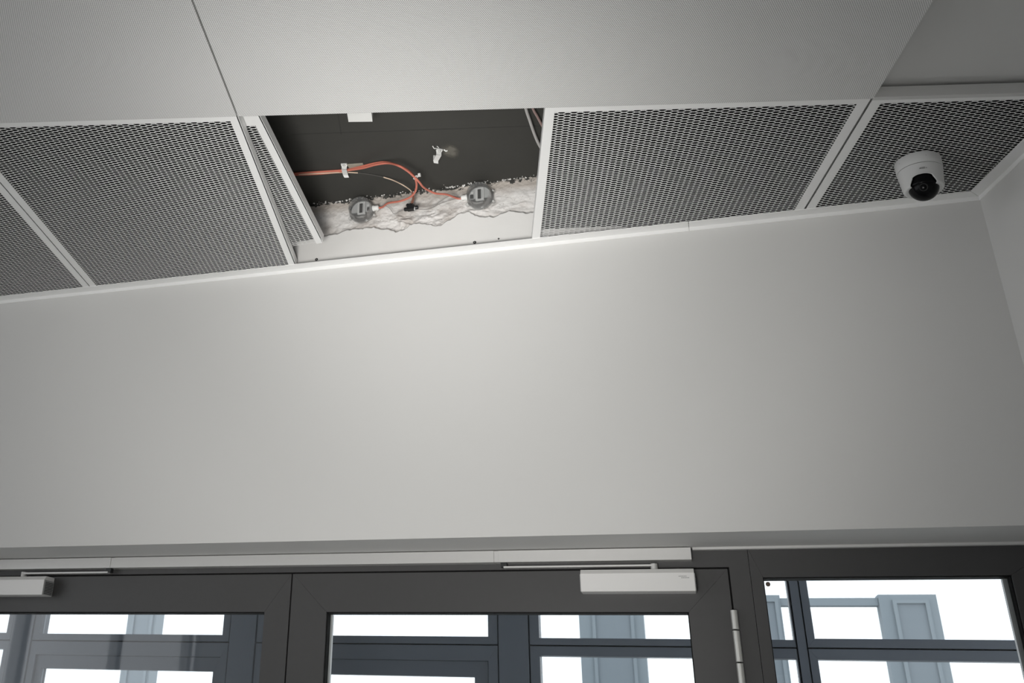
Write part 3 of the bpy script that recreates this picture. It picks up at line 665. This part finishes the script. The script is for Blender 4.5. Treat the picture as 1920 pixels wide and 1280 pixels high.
# door frame: head, right jamb (also carries the fixed window), left jamb
JX = onY(1404, 1055, YF).x
FT = LINT+.012
t = thing('trim_5', 'dark grey door frame with head and jambs around the double door', 'door frame', (SEAM, YF, 0), kind='structure')
part(t, 'head', box(LEAFL-.05, JX-.0006, YF-.001, YF+.06, LEAFT+gp, LINT-.0005), M['anth'])
part(t, 'jamb', box(LEAFR+gp, JX-.0006, YF-.001, YF+.06, 0, LEAFT+gp), M['anth'])
part(t, 'jamb', box(LEAFL-.06, LEAFL-gp, YF-.001, YF+.06, 0, LEAFT+gp), M['anth'])
part(t, 'rebate', merge(box(LEAFL, LEAFR, YF+.012, YF+.05, LEAFT-gp, LEAFT+gp), box(LEAFR-gp, LEAFR+gp, YF+.012, YF+.05, 0, LEAFT+gp), box(SEAM-gp, SEAM+gp, YF+.012, YF+.05, 0, LEAFT+gp)), M['gasket'])
# fixed window right of the door
wTL, wTR = onY(1430, 1083, YF), onY(1896, 1076, YF); WT = (wTL.z+wTR.z)/2
WX1 = XC+.045
t = thing('window_1', 'fixed dark framed glass panel right of the doors', 'window', ((JX+WX1)/2, YF, 0), kind='structure')
framepart(t, JX+.0006, WX1, 0, LINT-.0005, wTL.x-JX, WX1-wTR.x, .12, LINT-WT, YF-.001, YF+.06, M['anth'], ('stile', 'rail'))
gasket(t, wTL.x-.001, wTR.x+.001, .12, WT+.001, YF+.006, YF+.05)
part(t, 'pane', box(wTL.x+.001, wTR.x-.001, YF+.022, YF+.030, .121, WT-.001), M['glass'])
part(t, 'glazing_spacer', box(wTR.x-.013, wTR.x-.002, YF+.032, YF+.046, .13, WT-.004), M['alu'], label='spacer strip at the pane edge, standing in for a bright reflection')
bp_ = onY(1440, 1095, YF+.021)
solo('round_plug', lathe([(.0056, 0), (.0056, .003), (.0045, .004)], bp_, (0, -1, 0), 20), M['brownplug'], 'small brown round plug at the top corner of the right glass panel', 'plug', loc=bp_, smooth=True)
# light sealant bead between soffit and frame, right of the slide rail
RE = onY(1296, 1037, YF-.032)
struct('trim_6', box(RE.x+.004, XC+.04, YF-.016, YF-.001, LINT-.006, LINT), M['wall'], 'thin light sealant strip between wall underside and right frame', 'trim', loc=(RE.x, YF, LINT))
# slide rail across both doors
YRL = YF-.032
rt = (onY(0, 1049, YRL).z+onY(1295, 1025.5, YRL).z)/2; rb = (onY(0, 1067, YRL).z+onY(1295, 1048.5, YRL).z)/2
jx = [onY(210.5, 1055, YRL).x, onY(930, 1042, YRL).x]
t = thing('slide_rail', 'long silver grey slide rail above both doors', 'door rail', (SEAM, YF, rt))
xs = [2*SEAM-RE.x, jx[0]-.006, jx[0]+.006, jx[1]-.006, jx[1]+.006, RE.x]
for i in (0, 2, 4): part(t, 'rail_cover', box(xs[i]+.0004, xs[i+1]-.0004, YRL, YF-.001, rb, rt), M['alu'])
for i in (1, 3): part(t, 'rail_joint', box(xs[i], xs[i+1], YRL+.0012, YF-.001, rb+.0004, rt-.0004), M['alu'])
# door closers
YCL = YF-.052
cL, cRr = onY(1087.5, 1073, YCL), onY(1301, 1070, YCL)
ct = (onY(1087, 1075, YCL).z+onY(1300, 1073, YCL).z)/2; cbm = (onY(1090, 1109.5, YCL).z+onY(1303, 1106.5, YCL).z)/2
def closer(x0, x1, pivot, armend, label, marks):
    t = thing('door_closer', label, 'door closer', ((x0+x1)/2, YF, cbm), group='door closers')
    bd = part(t, 'cover', box(x0+.0005, x1-.0005, YCL, YF-.001, cbm, ct), M['closer'])
    part(bd, 'top_bevel', prism([(x0+.0005, YCL, ct), (x1-.0005, YCL, ct), (x1-.0005, YF-.001, ct), (x0+.0005, YF-.001, ct)],
                                [(x0+.0005, YCL+.010, ct+.011), (x1-.0005, YCL+.010, ct+.011), (x1-.0005, YF-.001, ct+.011), (x0+.0005, YF-.001, ct+.011)]), M['closer'])
    for xe, s in ((x0, -1), (x1, 1)):
        ec = part(t, 'end_cap', box(min(xe, xe+s*.0015), max(xe, xe+s*.0015), YCL+.002, YF-.002, cbm+.001, ct-.001), M['chas'])
        for k in range(8):
            zz = cbm+.004+(ct-cbm-.008)*k/8
            part(ec, 'vent_rib', box(min(xe+s*.0015, xe+s*.0030), max(xe+s*.0015, xe+s*.0030), YCL+.006, YF-.006, zz, zz+.0016), M['blk'])
    za = (ct+.011+rb)/2-.0005
    am = part(t, 'arm', box(min(pivot, armend), max(pivot, armend), YF-.030, YF-.014, za-.0022, za+.0022), M['alu'])
    part(am, 'pivot', lathe([(.009, 0), (.009, za-ct-.009+.003)], (pivot, YF-.022, ct+.0105), (0, 0, 1), 18), M['alu'], True)
    part(am, 'slider', box(armend-.008, armend+.008, YF-.028, YF-.012, za, rb-.0004), M['blk'])
    if marks:
        for k, (xa, xb, zz) in enumerate(((x1-.038, x1-.018, .0085), (x1-.032, x1-.012, .0125))):
            for j in range(5):
                wv = (xb-xa)/5; part(bd, 'print_mark', box(xa+j*wv, xa+j*wv+wv*.75, YCL-.0002, YCL+.0002, ct-zz-.0011, ct-zz+.0009), M['print'])
piv = onY(1226, 1058, YF-.022).x; ae = onY(945, 1058, YF-.022).x
closer(cL.x, cRr.x, piv, ae, 'silver grey door closer with arm on the middle door leaf', True)
lx = onY(81, 1100, YCL).x; 
closer(lx-(cRr.x-cL.x), lx, lx-.10, onY(205, 1068, YF-.022).x, 'silver grey door closer cut by the left picture edge', False)

# ------------------------------------------------------------------ vestibule front seen through the glass
YV = 4.5
struct('ceiling_vestibule', box(XL, 3.2, YF+.06, YV+.12, 2.62, 2.75), M['ceil'], 'white ceiling of the vestibule behind the doors', 'ceiling', loc=(0, YF, 2.62))
def vx(u, v): return onY(u, v, YV).x
def vz(u, v): return onY(u, v, YV).z
mull = [(vx(28, 1155), vx(66, 1155)), (vx(435, 1155), vx(482, 1155)), (vx(934.5, 1155), vx(989.5, 1155)), (vx(1480, 1100), vx(1496, 1100))]
ZS1 = vz(700, 1206.5); ZS2 = ZS1
ZT = 2.60
t = thing('trim_7', 'haze-tinted grey posts and transoms of the outer entrance front behind the doors', 'door frame', (mull[1][0], YV, 0), kind='structure')
for a, b in mull: part(t, 'post', box(a, b, YV-.005, YV+.09, 0, ZT), M['anth2'])
def bay(n, x0, x1, lab, Lf, Rf, tz, leafhead, inner=None, name='window'):
    """upper light (fixed) over a lower light or door leaf, haze-tinted grey sashes with seams between"""
    t = thing('%s_%d' % (name, n), lab, name, ((x0+x1)/2, YV, 0), kind='structure')
    g = .006
    framepart(t, x0+g, x1-g, ZS1+g/2, ZT-.02, Lf, Rf, tz, .06, YV, YV+.07, M['anth2'])
    part(t, 'pane', box(x0+g+Lf, x1-g-Rf, YV+.03, YV+.036, ZS1+g/2+tz, ZT-.08), M['glass'])
    framepart(t, x0+g, x1-g, .01, ZS1-g/2, Lf, Rf, .1, leafhead, YV, YV+.07, M['anth2'])
    xi0, xi1, zi = x0+g+Lf, x1-g-Rf, ZS1-g/2-leafhead
    if inner:
        framepart(t, xi0+.004, xi1-.004, .115, zi-.001, inner[0], inner[0], .09, inner[1], YV+.012, YV+.06, M['anth2'], ('sash_stile', 'sash_rail'))
        xi0 += .004+inner[0]; xi1 -= .004+inner[0]; zi -= .001+inner[1]
    if inner: part(t, 'inner_gasket', merge(box(xi0-.01, xi1+.01, YV+.045, YV+.05, zi, zi+inner[1]+.02), box(xi0-inner[0]-.02, xi0, YV+.045, YV+.05, .2, zi), box(xi1, xi1+inner[0]+.02, YV+.045, YV+.05, .2, zi)), M['gasket'])
    part(t, 'pane', box(xi0, xi1, YV+.03, YV+.036, .2, zi), M['glass'])
    part(t, 'seam_gasket', merge(box(x0, x1, YV+.03, YV+.05, ZS1-g/2, ZS1+g/2), box(x0, x0+g, YV+.03, YV+.05, 0, ZT), box(x1-g, x1, YV+.03, YV+.05, 0, ZT)), M['gasket'])
dz_ = lambda u, va, vb: vz(u, va)-vz(u, vb)
bay(3, mull[0][1], mull[1][0], 'outer haze-tinted grey entrance door with upper light, behind the left door leaf', .036, .036, dz_(300, 1187.5, 1200), dz_(300, 1202, 1228), (.032, dz_(300, 1229, 1255)), 'door')
bay(4, mull[1][1], mull[2][0], 'outer haze-tinted grey entrance door with upper light, behind the middle door leaf', .042, .042, dz_(750, 1190, 1204), dz_(750, 1207, 1235), (.06, dz_(750, 1236, 1265)), 'door')
bay(2, mull[2][1], mull[3][0], 'outer haze-tinted grey window left of its last post, behind the middle leaf', .040, .004, dz_(1100, 1193, 1206), dz_(1100, 1208, 1226), None, 'window')
bay(3, mull[3][1], mull[3][1]+1.12, 'outer haze-tinted grey window behind the right glass panel', .030, .045, dz_(1700, 1197, 1214), dz_(1700, 1217, 1237), None, 'window')
bay(4, mull[0][0]-1.15, mull[0][0], 'outer haze-tinted grey window behind the left door leaf at the picture edge', .036, .028, dz_(10, 1187, 1200), dz_(10, 1202, 1217), None, 'window')

# ------------------------------------------------------------------ pale building across the forecourt
YB = 8.2
def pil(u0, u1, v, ytop, label, panel=None):
    x0, x1 = onY(u0, v, YB).x, onY(u1, v, YB).x
    t = thing('facade_pillar', label, 'pillar', ((x0+x1)/2, YB, 0), group='pale pillars of the building outside')
    part(t, 'shaft', box(x0, x1, YB, YB+.14, -.03, ytop), M['ext'])
    if panel:
        a, b, zt = panel; xa, xb = onY(a, v, YB).x, onY(b, v, YB).x
        part(t, 'panel_frame', merge(box(xa-.025, xa, YB-.02, YB, .2, zt+.025), box(xb, xb+.025, YB-.02, YB, .2, zt+.025), box(xa, xb, YB-.02, YB, zt, zt+.025)), M['ext'])
        part(t, 'panel', box(xa, xb, YB-.004, YB, .2, zt), M['extl'])
    return t
tz = onY(1700, 1114, YB).z
pil(238, 292, 1170, 5.2, 'haze-tinted pale grey pillar outside, leftmost, seen through the left door leaf', (252, 282, 4.9))
pil(1086, 1207, 1170, 5.2, 'haze-tinted pale grey pillar outside, seen through the middle door leaf', (1117, 1183, 4.9))
pil(1652, 1762, 1150, tz, 'haze-tinted pale grey panelled pillar outside, seen through the right glass panel', (1684, 1738, onY(1700, 1131, YB).z))
pil(1418, 1466, 1150, tz, 'haze-tinted pale grey pillar outside, close to the left edge of the right glass panel', (1432, 1455, onY(1440, 1128, YB).z))
xl0, xl1 = onY(1466, 1150, YB).x, onY(1652, 1150, YB).x
zb0 = onY(1580, 1134, YB).z
solo('facade_lintel', box(xl0+.002, xl1-.002, YB+.02, YB+.13, zb0, tz-.02), M['ext'], 'haze-tinted pale grey lintel outside spanning two pillars behind the right glass panel', 'lintel', loc=(xl0, YB, zb0))
